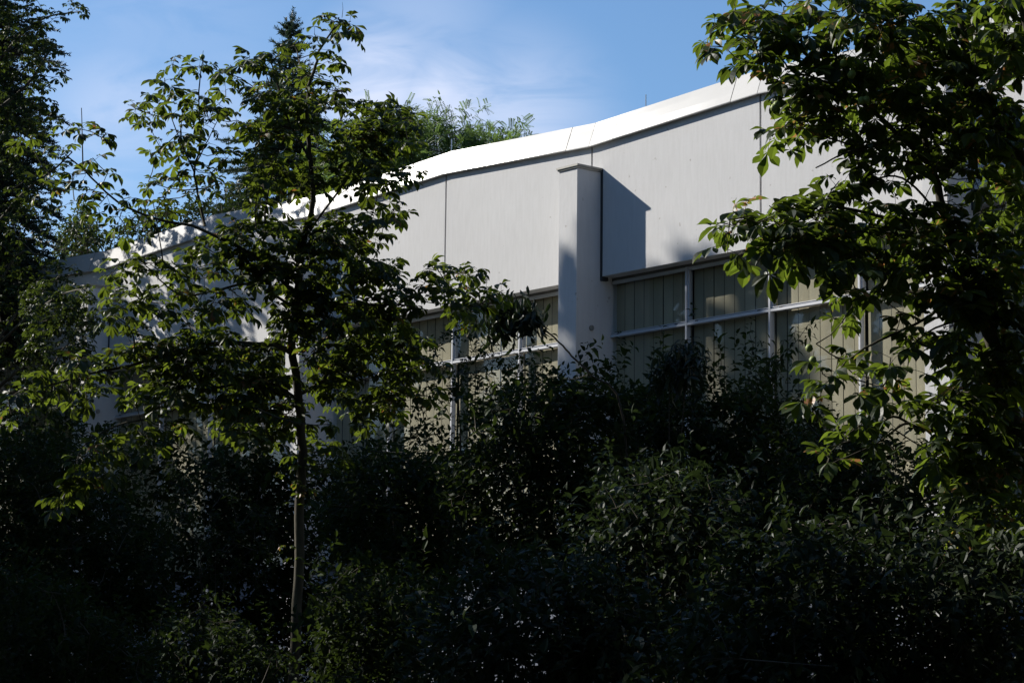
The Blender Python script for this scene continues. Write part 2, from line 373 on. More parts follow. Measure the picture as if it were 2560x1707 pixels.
def chestnut_template(seed):
    r_ = random.Random(seed); VV = []; FF = []; n_ = 0
    nl = r_.choice([5, 6, 7, 7]); spread = 215 if nl > 5 else 170
    dr = r_.uniform(.06, .5)
    for i_ in range(nl):
        a = (i_/(nl-1)-.5)*spread; L = (1-.50*(abs(a)/(spread/2))**1.4)*r_.uniform(.9, 1.06)
        V, F = leaflet(L, .43*L*r_.uniform(.9, 1.15), dr*r_.uniform(.6, 1.5), r_.uniform(.1, .7))
        V[:, 1] += .04*L*np.sin(V[:, 0]/L*3)*r_.uniform(-1, 1)
        V = roty(V, R(r_.uniform(-8, 16)+dr*18)); V = rotz(V, R(a+r_.uniform(-7, 7)))
        VV.append(V); FF.append(F+n_); n_ += len(V)
    return np.concatenate(VV), np.concatenate(FF)
TC = [chestnut_template(i) for i in range(14)]
def ovate_template(seed, W=.5):
    r_ = random.Random(seed); return leaflet(1, W, r_.uniform(.1, .55), r_.uniform(.1, .6), st=[0, .25, .55, .8, 1.0])
def ov(seed, W):
    V, F = ovate_template(seed, W); return V, F
def ovshape(W, seed):
    r_ = random.Random(seed); ts = np.array([0, .25, .6, 1.0]); ws = np.array([.03, .42, .42, .0])*W
    V = []; dr = r_.uniform(.1, .6); fo = r_.uniform(.1, .7)
    for t_, w_ in zip(ts, ws): V += [(t_*(1-.2*dr*t_), w_, -dr*t_*t_+fo*w_), (t_*(1-.2*dr*t_), 0, -dr*t_*t_), (t_*(1-.2*dr*t_), -w_, -dr*t_*t_+fo*w_)]
    F = []
    for i_ in range(len(ts)-1): b_ = i_*3; F += [(b_, b_+1, b_+4, b_+3), (b_+1, b_+2, b_+5, b_+4)]
    return np.array(V), np.array(F)
TO = [ovshape(.52, i) for i in range(6)]
TL = [ovshape(.34, i+20) for i in range(6)]     # lanceolate
def pinnate(seed):
    r_ = random.Random(seed); VV = []; FF = []; n_ = 0
    V0, F0 = leaflet(1, .42, .2, .3, st=[0, .3, .7, 1.0])
    for i_ in range(8):
        x = .15+.1*i_
        for s_ in (1, -1):
            V = rotz(V0*.20, R(s_*68)); V = V+np.array([x, 0, -.35*x*x]); VV.append(V); FF.append(F0+n_); n_ += len(V)
    return np.concatenate(VV), np.concatenate(FF)
TP = [pinnate(i) for i in range(3)]

def merge(a, b):
    for f in b.F: a.F.append(f+a.n)
    a.V += b.V; a.T += b.T; a.n += b.n
class Leaves:
    def __init__(s): s.d = {}
    def add(s, tpl, P, Fw, Nn, sc_, tone):
        s.d.setdefault(tpl, []).append((*P, *Fw, *Nn, sc_, tone))
    def build(s, bag, sets):
        for (sn, i_), rows in s.d.items():
            A = np.array(rows); V, F = sets[sn][i_]
            X_ = nrm(A[:, 3:6]); Z_ = A[:, 6:9]; Z_ = nrm(Z_-X_*np.sum(Z_*X_, 1, keepdims=True)); Y_ = np.cross(Z_, X_)
            M_ = np.stack([X_, Y_, Z_], 1)                      # n,3(axis),3
            W_ = np.einsum('kj,njc->nkc', V, M_)*A[:, 9][:, None, None]+A[:, None, 0:3]
            nv = len(V); off = (np.arange(len(A))*nv)[:, None, None]
            FF = (F[None]+off).reshape(-1, F.shape[1])
            bag.add(W_.reshape(-1, 3), FF, np.repeat(A[:, 10], nv))
SETS = {'C': TC, 'O': TO, 'L': TL, 'P': TP}
UPZ = np.array([0, 0, 1.])

def chestnut_node(lv, P, D, size, n_=None, tw=None, scorch=0.0):
    n_ = n_ or random.choice([3, 4, 4, 5]); D = nrm(D)
    A = nrm(np.cross(D, rng.normal(size=3))); Bv = np.cross(D, A); a0 = random.random()*6.28
    for i_ in range(n_):
        a = a0+i_*2*math.pi/n_+random.uniform(-.4, .4); th = R(random.uniform(55, 88))
        pd = D*math.cos(th)+(A*math.cos(a)+Bv*math.sin(a))*math.sin(th)
        pd = nrm(pd+np.array([0, 0, .12])); pl = size*random.uniform(.35, .75)
        base = P-D*size*random.uniform(0, .35)
        tip = base+pd*pl+np.array([0, 0, -.10*pl])
        if tw is not None: tw.tube([base, (base+tip)/2+np.array([0, 0, .05*pl]), tip], [.0022, .0016, .0016], 3, .8)
        Fw = nrm(pd*np.array([1, 1, .4])+np.array([0, 0, random.uniform(-.32, .04)]))
        Nn = UPZ*1.15+D*.25+rng.normal(size=3)*.25
        tone = random.random()**1.2*.85
        if random.random() < scorch: tone = random.uniform(.9, 1.0)
        lv.add(('C', random.randrange(len(TC))), tip, Fw, Nn, size*random.uniform(.62, 1.2), tone)
def leafy_shoot(lv, tw, P, D, size, length, kind='O', hang=0.0, step=None):
    """opposite leaves along the last stretch of a shoot that ends at P"""
    D = nrm(D); A = nrm(np.cross(D, rng.normal(size=3))); Bv = np.cross(D, A); step = step or size*.62
    n_ = max(3, int(length/step))
    for i_ in range(n_):
        q = P-D*step*i_; f = 1-.35*(1-i_/n_) if i_ < 2 else 1.0
        for s_ in (1, -1):
            a = (i_ % 2)*math.pi/2+random.uniform(-.4, .4)
            pd = nrm(D*random.uniform(.25, .7)+s_*(A*math.cos(a)+Bv*math.sin(a))+UPZ*.15-UPZ*hang*random.uniform(.6, 1.4))
            Nn = UPZ*.7+D*.4+rng.normal(size=3)*.35
            lv.add((kind, random.randrange(len(SETS[kind]))), q+pd*size*.12, pd, Nn, size*f*random.uniform(.5, 1.3), random.random()*.95)

class Skeleton:
    def __init__(s): s.P = []; s.dist = []
    def limb(s, bag, P, r0, r1, n_=8, tone=.5, sub=4):
        P = np.asarray(P, float)
        if len(P) > 2:                        # Catmull-Rom smoothing
            Q = np.vstack([2*P[0]-P[1], P, 2*P[-1]-P[-2]]); o = []
            for i_ in range(1, len(Q)-2):
                for t_ in np.arange(sub)/sub:
                    o.append(.5*((2*Q[i_])+(-Q[i_-1]+Q[i_+1])*t_+(2*Q[i_-1]-5*Q[i_]+4*Q[i_+1]-Q[i_+2])*t_*t_+(-Q[i_-1]+3*Q[i_]-3*Q[i_+1]+Q[i_+2])*t_**3))
            o.append(P[-1]); P = np.array(o)
        P = P+rng.normal(size=P.shape)*np.array([1, 1, .4])*min(r0, .02)*.22
        rr = np.linspace(r0, r1, len(P)); bag.tube(P, rr, n_, tone)
        s.P += list(P[1:])
        return P
    def grow(s, bag, tips, r=.0075, rt=.003, sag=.1, n_=4, upb=.0):
        """join every tip to the nearest wood already there; returns (tip, direction)"""
        S = np.array(s.P); tips = np.array(tips)
        order = np.argsort([np.min(np.linalg.norm(S-t_, axis=1)) for t_ in tips]); res = []
        arr = [S]; cur = S
        for i_ in order:
            T = tips[i_]; d = T-cur; L = np.linalg.norm(d, axis=1)
            cost = L*(1+.35*np.clip(-d[:, 2]/(L+1e-6), 0, 1)); j_ = int(np.argmin(cost)); q = cur[j_]; L = L[j_]
            mid = (q+T)/2+np.array([0, 0, -sag*L])+rng.normal(size=3)*L*.10
            ts = np.linspace(0, 1, 5 if L > .3 else 3)[:, None]
            P = (1-ts)**2*q+2*ts*(1-ts)*mid+ts**2*T
            bag.tube(P, np.linspace(rt+(r-rt)*min(1, L/.6), rt, len(P)), n_)
            cur = np.vstack([cur, P[1:]]); D = nrm(P[-1]-P[-2]); res.append((T, nrm(D+UPZ*upb)))
        s.P = list(cur); return res
def inpoly(p, poly):
    x, y = p; c = False; n_ = len(poly)
    for i_ in range(n_):
        x1, y1 = poly[i_]; x2, y2 = poly[(i_+1) % n_]
        if (y1 > y) != (y2 > y) and x < (x2-x1)*(y-y1)/(y2-y1)+x1: c = not c
    return c
def sample(poly, n_, gap=0):
    xs_ = [p[0] for p in poly]; ys_ = [p[1] for p in poly]; o = []; tries = 0
    while len(o) < n_ and tries < n_*80:
        tries += 1
        p = (random.uniform(min(xs_), max(xs_)), random.uniform(min(ys_), max(ys_)))
        if inpoly(p, poly) and all((p[0]-q[0])**2+(p[1]-q[1])**2 > gap*gap for q in o[-200:]): o.append(p)
    return o
def finish_tree(name, base, wood, leaves_bag, woodmat, leafm, label, cat, group=None, tw=None, extra=()):
    e = empty(name, base); tag(e, label, cat, group)
    if tw is not None: merge(wood, tw)
    child_world(wood.build('trunk', woodmat, smooth=True), e)
    child_world(leaves_bag.build('crown', leafm, smooth=False), e)
    return e
def conker(P, r=.024):
    b = Bag(); n1, n2 = 7, 10; V = []
    for i_ in range(n1+1):
        for j_ in range(n2):
            th = math.pi*i_/n1; ph = 2*math.pi*j_/n2; rr = r*(1+(.13 if (i_+j_) % 2 else -.02))
            V.append((P[0]+rr*math.sin(th)*math.cos(ph), P[1]+rr*math.sin(th)*math.sin(ph), P[2]+rr*math.cos(th)))
    F = [(i_*n2+j_, (i_+1)*n2+j_, (i_+1)*n2+(j_+1) % n2, i_*n2+(j_+1) % n2) for i_ in range(n1) for j_ in range(n2)]
    b.add(V, np.array(F)); b.tube([P, P+np.array([.01, 0, .05])], .0022, 4)
    return b

# ------------------------------------------------------------------ young horse chestnut in the middle left
def tree_a():
    D0 = 20.0; wood = Bag(); tw = Bag(); lv = Leaves(); sk = Skeleton()
    base_pt = at(736, 1700, D0); base = np.array([base_pt[0]-.03, base_pt[1]-.03, -1.62])
    T = [base, (base+base_pt)/2+np.array([.01, .0, 0])]+[at(x, y, D0) for x, y in pts('736,1700 741,1560 748,1400 749,1250 756,1150 753,1080 745,980 735,910 728,860')]
    sk.limb(wood, T, .046, .031, 12, sub=3)
    def L(s, r0, r1, d0=0., d1=0.):
        q = pts(s); n_ = len(q); sk.limb(wood, [at(x, y, D0+d0+(d1-d0)*(i_/(n_-1))) for i_, (x, y) in enumerate(q)], r0, r1, 8)
    L('728,865 735,800 748,700 762,590 779,533 783,470 775,380 768,300 772,220 788,163 798,128 837,69', .033, .007, 0, .1)
    L('728,880 700,868 633,860 556,858 480,870 403,888 326,914 240,930 150,955 60,985', .026, .006, 0, -.9)
    L('742,740 650,650 560,600 478,564 421,555 344,530 283,497 214,429 165,387', .016, .006, 0, -.7)
    L('207,420 206,350 204,270', .006, .003, -.65, -.7)
    L('513,565 497,497 486,421 501,364 497,230 507,153', .012, .004, -.2, .1)
    L('486,430 450,350 417,262', .007, .003, -.2, -.4)
    L('490,410 520,350 545,300', .006, .003, -.2, 0)
    L('740,770 633,712 556,722 470,740 429,725 393,692 360,659', .012, .004, 0, -.6)
    L('337,900 329,827 286,789', .007, .004, -.5, -.6)
    L('748,1000 680,960 600,960 497,981 415,1035 290,1064 207,1118 190,1180', .015, .004, 0, -1.3)
    L('480,905 460,940 425,985', .006, .003, -.4, -.7)
    L('753,985 829,940 870,919 950,872 1000,845', .016, .006, 0, .8)
    L('950,872 986,933 1020,975', .006, .004, .6, .7)
    L('742,745 850,758 930,762 1000,762 1041,769 1069,775', .013, .005, 0, .4)
    L('985,765 1037,741 1084,707 1126,680', .007, .004, .3, .35)
    L('764,594 800,540 862,456 900,380 930,330', .012, .004, 0, .5)
    L('775,400 720,300 690,200 670,130', .011, .004, 0, -.3)
    L('662,560 665,515 680,440 700,360', .009, .004, -.1, -.2)
    L('758,1190 770,1210', .005, .003, 0, .1)
    # listed nodes, read off the photograph region by region
    E_ = pts('430,835 520,830 620,840 690,850 200,890 120,910 400,950 280,1010 600,1015 350,1130 480,1120 560,1125 690,1110 250,1180 420,1200 600,1230 480,1290 700,1250 620,1340 850,1260 900,1320 1000,1300 780,1390 960,1430 1080,1380 1100,1290 820,1500 1300,420 1230,430 1370,410 1130,410 1450,450 1500,470 1080,480 1090,530 1200,600 1330,600 1130,590 960,620 900,680 880,720 1050,650 1000,720 970,790 1180,680 1280,660 1190,730 1190,820 1400,680 1350,730 1480,580 1450,640 1560,760 1350,800 1050,930 1160,920 1240,880 1370,920 1020,1000 1140,1010 1200,970 1430,980 1500,1000 1220,1050 1350,1090 960,1160 1070,1150 1170,1130 1130,1180 1250,1130 1380,1110 1350,1200 1250,1240 1450,1180 2120,90 2180,110 2230,150 2300,130 2330,210 2180,230 2050,200 1930,250 2060,300 1640,350 1700,360 1590,370 1720,430 1830,330 1790,360 2200,370 2150,390 1760,520 1900,450 2050,470 2150,500 2240,560 1650,560 1750,650 1880,620 2000,600 2150,650', 2.613)
    E_ += pts('640,180 690,210 560,300 620,260 480,350 430,370 700,480 560,480 500,520 380,480 340,560 620,560 760,560', 5.88, 850, 200) and []
    E_ += pts('300,190 400,190 470,210 200,200 130,290 200,330 60,380 340,320 480,200 620,190 700,240 640,290 760,280 820,240 150,440 230,500 340,560 420,560 480,480 120,560 540,560 620,600 580,700 440,780 260,660 200,730 60,780 140,700 30,640 700,480 780,480 860,490 900,480 760,690 830,700 950,720 1100,590 1060,470 1000,640 1150,680 1230,620 1230,500 1330,510 1440,540 1330,640 1480,640', 3.92, 250, 600)
    E_ += pts('300,950 400,960 500,940 600,950 700,930 780,910 880,880 960,870 1060,860 1150,890 1220,850 640,1020 540,1030 440,1080 240,1060 120,1080 40,1130 700,1090 820,1000 960,990 450,1180 560,1170 700,1200 800,1150 920,1160 1040,1150 1150,1160 1250,1140 1350,1060 1450,1080 1550,1100 1600,1180 1640,1230 1240,1240 1120,1260 1000,1270 880,1290 760,1320 660,1330 560,1330 500,1400 420,1420 340,1480 300,1540 640,1440 740,1420 860,1400 980,1380 1100,1380 1220,1340 1340,1310 1440,1290 1560,1300 1000,1480 900,1540 780,1520 660,1540 1150,1480 1280,1460 1400,1420 1540,1400 1640,1380', 3.92, 250, 600)
    E_ += pts('330,870 420,830 500,800 560,850 450,880 380,920 250,930 200,960 300,980 150,1000 90,1030 40,1060 220,1040 340,1050 430,1020 520,1000 600,980 60,1130 150,1130 520,1060 440,1080 560,900 640,900 700,860 640,960 870,950 950,930 1000,1000 930,1030 1080,1060 830,1060 1150,1050 1200,1100 1250,1060 1000,1130 960,1090 900,1200 1000,1220 850,1250 760,1290 680,1310 600,1330 640,1350 540,1380 480,1400 450,1430 500,1430 580,1390 680,1400 740,1390 900,1300 950,1310 890,1350 560,1500 620,1480 660,1490 520,1520 1060,1250 1100,1210', 2.412, 0, 550)
    E_ += pts('470,240 520,230 560,220 490,260 460,290 430,310 410,340 380,370 370,395', 2.583, 0, 1100)
    E_ += pts('540,30 620,60 480,80 1000,80 1120,60 1200,100 1350,90 1500,90 1640,60 1560,130 1000,190 1100,220 1300,230 1400,280 1520,270 1660,290 1760,340 1920,300 640,230 620,350 700,290 800,330 930,260 660,430 760,400 840,450 960,460 1000,330 1150,370 1290,380 1350,470 1450,420 1550,430 1680,420 1800,400 1350,520 1400,600 1450,660 1560,680 1500,560 330,450 450,430 250,560 450,540 600,520 100,460 550,80 650,80 300,120 400,150 250,170 780,860 950,850 880,920 700,960 770,1000 640,1070 520,960 560,1100 800,1120 900,1130 1000,1100 1150,1200 1250,1200 800,1240 700,1290 600,1240 1050,1150 900,1540 1000,1520 1100,1560', 4.704, 850, 650)
    E_ += pts('600,180 680,180 560,230 500,250 740,240 800,290 860,300 900,310 980,380 940,400 1020,420 780,380 640,330 560,350 460,320 420,420 520,420 620,430 720,440 820,440 700,520 600,520 480,520 400,560 300,620 240,640 500,640 620,600 560,700 440,700 320,760 220,760 160,700 380,860 480,880 600,860 200,560 100,500 330,500 120,640 820,960 920,930 1000,930 880,990 640,1040 700,1060 780,1080 520,1100 560,1000 440,1020 700,1260 780,1330 860,1350', 4.276, 800, 200)
    dense = [('600,190 700,150 790,190 860,250 930,290 950,330 890,350 880,400 800,440 720,450 640,465 560,480 545,400 590,330 560,280', 90),
             ('440,530 560,500 700,500 860,480 900,500 880,560 900,620 830,640 790,690 700,700 640,720 620,650 500,640 430,600', 165),
             ('640,720 800,690 880,640 930,720 960,780 900,800 940,900 900,960 840,980 760,900 700,860', 150),
             ('560,860 650,850 700,900 660,1000 560,1000 480,960', 60),
             ('600,1000 760,960 800,1060 700,1080', 10),
             ('300,780 640,760 640,830 420,850 300,830', 30)]
    for s, n_ in dense: E_ += [(x*1.0884, y*1.0884) for x, y in sample(pts(s), n_)]
    S = np.array(sk.P); uv = np.stack([1280+F_PX*((S-CAM)@RT)/((S-CAM)@_v), 853.5-F_PX*((S-CAM)@UP)/((S-CAM)@_v)], 1); dep = (S-CAM)@_v
    tips = []
    for (x, y) in E_:
        dd = np.hypot(uv[:, 0]-x, uv[:, 1]-y); j_ = int(np.argmin(dd)); spread = .15+min(.55, dd[j_]/310*.8)
        tips.append(at(x+random.uniform(-5, 5), y+random.uniform(-5, 5)+8, dep[j_]+random.gauss(0, spread)))
    res = sk.grow(tw, tips, .0065, .003, .12, 4)
    for P, D in res:
        chestnut_node(lv, P, nrm(D+UPZ*.6), .125, tw=tw, n_=random.choice([3, 3, 4]), scorch=.05)
    for x, y in pts('745,1200 770,1215 750,1235 785,1225 735,1260 700,1180 795,1180 722,1360 738,1390 700,1640'):
        chestnut_node(lv, at(x, y, D0-.05), UPZ, .08, n_=2, scorch=.35)
    for x, y in pts('507,150 683,120 698,110 855,20 560,190'):   # bare flower spikes
        b = at(x, y+25, D0-.2); tw.tube([b, b+np.array([.01, 0, .07]), b+np.array([.0, .0, .13])], [.003, .002, .001], 4)
    lb = Bag(); lv.build(lb, SETS)
    e = finish_tree('chestnut_tree', base, wood, lb, M_BARK, M_CHEST, 'slender young chestnut with a bare lit lower trunk in front of the hall', 'tree', tw=tw)
    for x, y in pts('706,253 722,253 347,705 344,725 372,715 290,775 370,740 500,760 512,758 700,730 692,733 506,143 730,300'):
        child_world(conker(at(x, y, D0-.45), .019).build('conker', M_FRUIT, smooth=True), e)
tree_a()

# ------------------------------------------------------------------ big horse chestnut at the right edge
def tree_b():
    D0 = 14.5; wood = Bag(); tw = Bag(); lv = Leaves(); sk = Skeleton()
    base = at(2680, 1700, D0); base[2] = -1.65
    T = [base, at(2660, 1650, D0), at(2630, 1400, D0), at(2590, 1220, D0), at(2545, 1100, D0), at(2513, 976, D0), at(2465, 804, D0), at(2418, 689, D0+.1), at(2372, 574, D0+.1), at(2330, 420, D0+.2), at(2290, 250, D0+.3)]
    sk.limb(wood, T, .085, .014, 10)
    T = [at(2630, 1350, D0+.2), at(2640, 1000, D0+.5), at(2620, 600, D0+.6), at(2580, 450, D0+.6), at(2500, 310, D0+.5), at(2440, 250, D0+.5), at(2415, 130, D0+.5), at(2394, -10, D0+.5), at(2380, -200, D0+.5)]
    sk.limb(wood, T, .06, .015, 9)
    sk.limb(wood, [at(2640, 500, D0), at(2600, 200, D0-.2), at(2555, 20, D0-.3), at(2520, -80, D0-.3)], .04, .02, 8)
    def L(s, r0, r1, d0=0., d1=0., k=1, ox=0, oy=0):
        q = pts(s, k, ox, oy); n_ = len(q); sk.limb(wood, [at(x, y, D0+d0+(d1-d0)*(i_/(n_-1))) for i_, (x, y) in enumerate(q)], r0, r1, 8)
    L('2330,420 2240,330 2160,262 2110,230 2060,180 2000,120 1930,80 1850,45', .016, .004, .2, -.2)
    L('2085,213 2030,192 1985,180 1955,150 1940,122', .008, .004, -.1, -.2)
    L('2440,250 2350,120 2290,80 2240,60 2150,30', .012, .005, .5, -.4)
    L('2372,574 2310,560 2220,545 2120,522 2070,518 2010,545 1940,578', .014, .004, .1, -.6)
    L('2418,689 2370,720 2330,785 2240,833 2160,870 2110,900 2040,860', .012, .003, 0, -.5)
    L('2465,804 2400,800 2320,830 2270,880', .009, .004, 0, -.6)
    L('2330,420 2250,400 2150,370 2060,340 1990,300 1960,270', .009, .003, .2, -.1)
    L('2290,300 2200,360 2120,380 2040,420', .008, .004, .2, -.5)
    L('2372,574 2290,470 2220,440 2140,480 2060,500', .008, .004, .1, -.3)
    L('2545,1100 2480,1090 2400,1085 2300,1070 2230,1040 2180,1080 2100,1110', .013, .004, 0, -.7)
    L('2300,1070 2260,1060 2190,1110 2100,1150 2060,1170', .008, .004, -.4, -.9)
    L('2590,1220 2500,1180 2430,1210 2400,1260', .01, .004, 0, -.6)
    L('2513,976 2450,960 2380,980 2330,1000', .008, .004, 0, -.5)
    E_ = pts('230,230 190,290 200,350 300,340 330,140 480,60 380,60 560,60 700,90 800,80 450,300 480,390 540,430 640,400 600,470 660,300 560,200 620,240 450,200 960,170 900,120 870,240 800,280 940,300 1050,330 1130,360 1150,60 1080,130 1200,150 1300,60 1420,50 1560,30 1180,280 1250,230 860,500 810,530 900,560 840,640 800,700 930,680 720,830 660,900 600,960 840,810 780,870 700,960 880,960 1000,900 1080,1000 980,800 1050,830 960,960 1250,960 1200,1100 1150,1190 1080,1270 1250,1200 1400,1250 1350,1380 1180,1330 330,1500 450,1470 600,1430 700,1450 800,1430 900,1500 400,1530', 2.703, 1700, 0)
    E_ += pts('230,250 320,210 420,230 520,190 600,160 240,400 330,400 420,400 460,420 520,400 600,430 700,380 560,320 650,320 480,300 380,320 800,300 760,240 850,480 850,540 900,440 980,460 880,620 950,610 1050,610 1150,610 870,700 950,710 1150,720 850,770 800,960 880,960 730,1010 760,1060 720,1130 690,1180 660,1220 820,1040 1000,1070 930,1070 1060,1090 1130,1060 1190,1040 1250,880 1230,850 1290,820 1200,880 1100,950 1030,1230 950,1290 880,1350 820,1400 780,1440 1100,1190 1200,1210 1300,1210 1420,1210 1150,1310 1280,1310 1400,1280 1500,1240 1400,1480 1320,1470 1480,1440 1000,1370 1080,1380 1340,1180 1390,1130', 2.09, 1700, 450)
    E_ += pts('1680,650 1720,600 1640,700 1600,740 1780,680 1840,720 1880,740 1500,330 1560,350 1700,330 1480,380 1640,370 1760,360 1820,500 1900,560 1960,620 1920,450 1980,400 1780,560', 2.218, 1660, 1000)
    dense = [('2130,30 2300,0 2560,-20 2560,600 2450,560 2330,560 2220,500 2200,400 2100,330 2050,250 2120,180', 0), ('2000,150 2180,60 2200,300 2180,420 2060,330 2000,250', 40), ('1900,540 2060,500 2300,520 2330,640 2150,690 1950,640', 45), ('2180,60 2560,-20 2560,600 2330,560 2240,450 2200,300', 200),
             ('2150,560 2330,560 2560,560 2560,1000 2440,1000 2390,930 2330,800 2230,700 2120,690 2060,640 2100,580', 70), ('2290,560 2560,560 2560,1000 2440,1000 2390,930 2330,800', 75),
             ('2400,950 2560,950 2560,1350 2480,1330 2400,1220 2330,1160 2380,1100', 75),
             ('1820,40 2050,0 2100,100 2060,200 1950,230 1860,180', 22), ('1900,580 2060,560 2100,640 1960,650', 10), ('2060,0 2200,-20 2200,60 2080,60', 8)]
    for s, n_ in dense: E_ += sample(pts(s), n_)
    S = np.array(sk.P); uv = np.stack([1280+F_PX*((S-CAM)@RT)/((S-CAM)@_v), 853.5-F_PX*((S-CAM)@UP)/((S-CAM)@_v)], 1); dep = (S-CAM)@_v
    tips = []
    for (x, y) in E_:
        dd = np.hypot(uv[:, 0]-x, uv[:, 1]-y); j_ = int(np.argmin(dd)); spread = .15+min(.6, dd[j_]/430*.8)
        tips.append(at(x+random.uniform(-6, 6), y+random.uniform(-6, 6)-12, dep[j_]+random.gauss(0, spread)))
    res = sk.grow(tw, tips, .0065, .003, .10, 4)
    for P, D in res:
        chestnut_node(lv, P, nrm(D+UPZ*.5), .152, tw=tw, n_=random.choice([2, 2, 3]), scorch=.13)
    # branches above the frame and out of it on the right: the rest of the crown
    for i_ in range(330):
        a = random.uniform(0, 6.28); rr = 2.6*math.sqrt(random.random())
        P = at(2950, 100, D0+.5)+np.array([rr*math.cos(a), rr*math.sin(a), random.uniform(-1.6, 3.4)])
        px = 1280+F_PX*((P-CAM)@RT)/((P-CAM)@_v); py = 853.5-F_PX*((P-CAM)@UP)/((P-CAM)@_v)
        if px < 2590 and py > -60: continue
        chestnut_node(lv, P, UPZ, .15, n_=4)
    lb = Bag(); lv.build(lb, SETS)
    e = finish_tree('chestnut_tree', base, wood, lb, M_BARK, M_CHEST_R, 'large chestnut at the right edge with scorched brown leaves reaching over the hall windows', 'tree', tw=tw)
    for x, y in pts('1942,262 2109,158 2130,185 2153,252 2165,250 2031,490 2038,513 1865,590 2023,870 2032,900 2128,188 1860,595 1985,82 1935,270'):
        child_world(conker(at(x, y, D0-.55), .0205).build('conker', M_FRUIT, smooth=True), e)
tree_b()

# ------------------------------------------------------------------ trees at the far left
def tree_c():
    D0 = 40.5; wood = Bag(); tw = Bag(); lv = Leaves(); sk = Skeleton()
    base = at(-40, 1700, D0); base[2] = -1.65
    sk.limb(wood, [base, at(-40, 1500, D0), at(-30, 1200, D0), at(-40, 800, D0), at(-30, 400, D0), at(-40, 0, D0), at(-30, -300, D0)], .16, .05, 10)
    for s in ('-40,600 60,480 140,420 180,380', '-40,300 60,220 110,150 140,110', '-40,200 60,80 130,40 200,30', '-40,900 60,760 140,700 210,680', '-40,1200 60,1060 140,900 180,850', '-40,800 40,640 110,640'):
        sk.limb(wood, [at(x, y, D0+random.uniform(-.5, .5)) for x, y in pts(s)], .03, .008, 6)
    E_ = pts('480,60 540,80 420,100 380,80 520,30 450,20 300,60 340,130 290,140 250,150 270,180 230,60 180,100 330,260 280,240 340,330 370,320 300,300 350,400 310,440 380,450 420,490 390,520 270,420 250,560 310,560 370,690 320,640 270,690 340,760 280,750 380,780 240,640 200,560 200,760 180,860 240,900 120,950 180,1000 440,1060 400,1100', 2.613)
    for s, n_ in (('-140,-100 60,-60 130,60 110,150 130,230 120,330 130,420 150,520 150,560 60,640 -140,640', 480), ('-200,620 120,640 200,660 210,740 160,820 100,900 60,1100 -200,1100', 260), ('-160,1060 120,1020 220,1120 240,1300 130,1450 150,1707 -160,1707', 240)):
        E_ += sample(pts(s), n_)
    E2 = sample(pts('60,700 150,705 225,720 255,770 230,860 200,1000 60,1000'), 170)
    for s in ('-40,900 60,800 150,740 215,720', '-40,1000 80,900 190,860'): sk.limb(wood, [at(x, y, D0-1.3*i_) for i_, (x, y) in enumerate(pts(s))], .03, .008, 6)
    tips = [at(x, y, D0+random.gauss(0, .4)) for x, y in E_]+[at(x, y, D0-2.8+random.gauss(0, .4)) for x, y in E2]
    res = sk.grow(tw, tips, .009, .003, .1, 3)
    for P, D in res: chestnut_node(lv, P, nrm(D+UPZ*.4), .12, n_=random.choice([4, 4, 5]))
    lb = Bag(); lv.build(lb, SETS)
    finish_tree('chestnut_tree', base, wood, lb, M_BARK, M_CHEST_D, 'dark dense chestnut filling the left edge of the picture', 'tree', tw=tw)
tree_c()

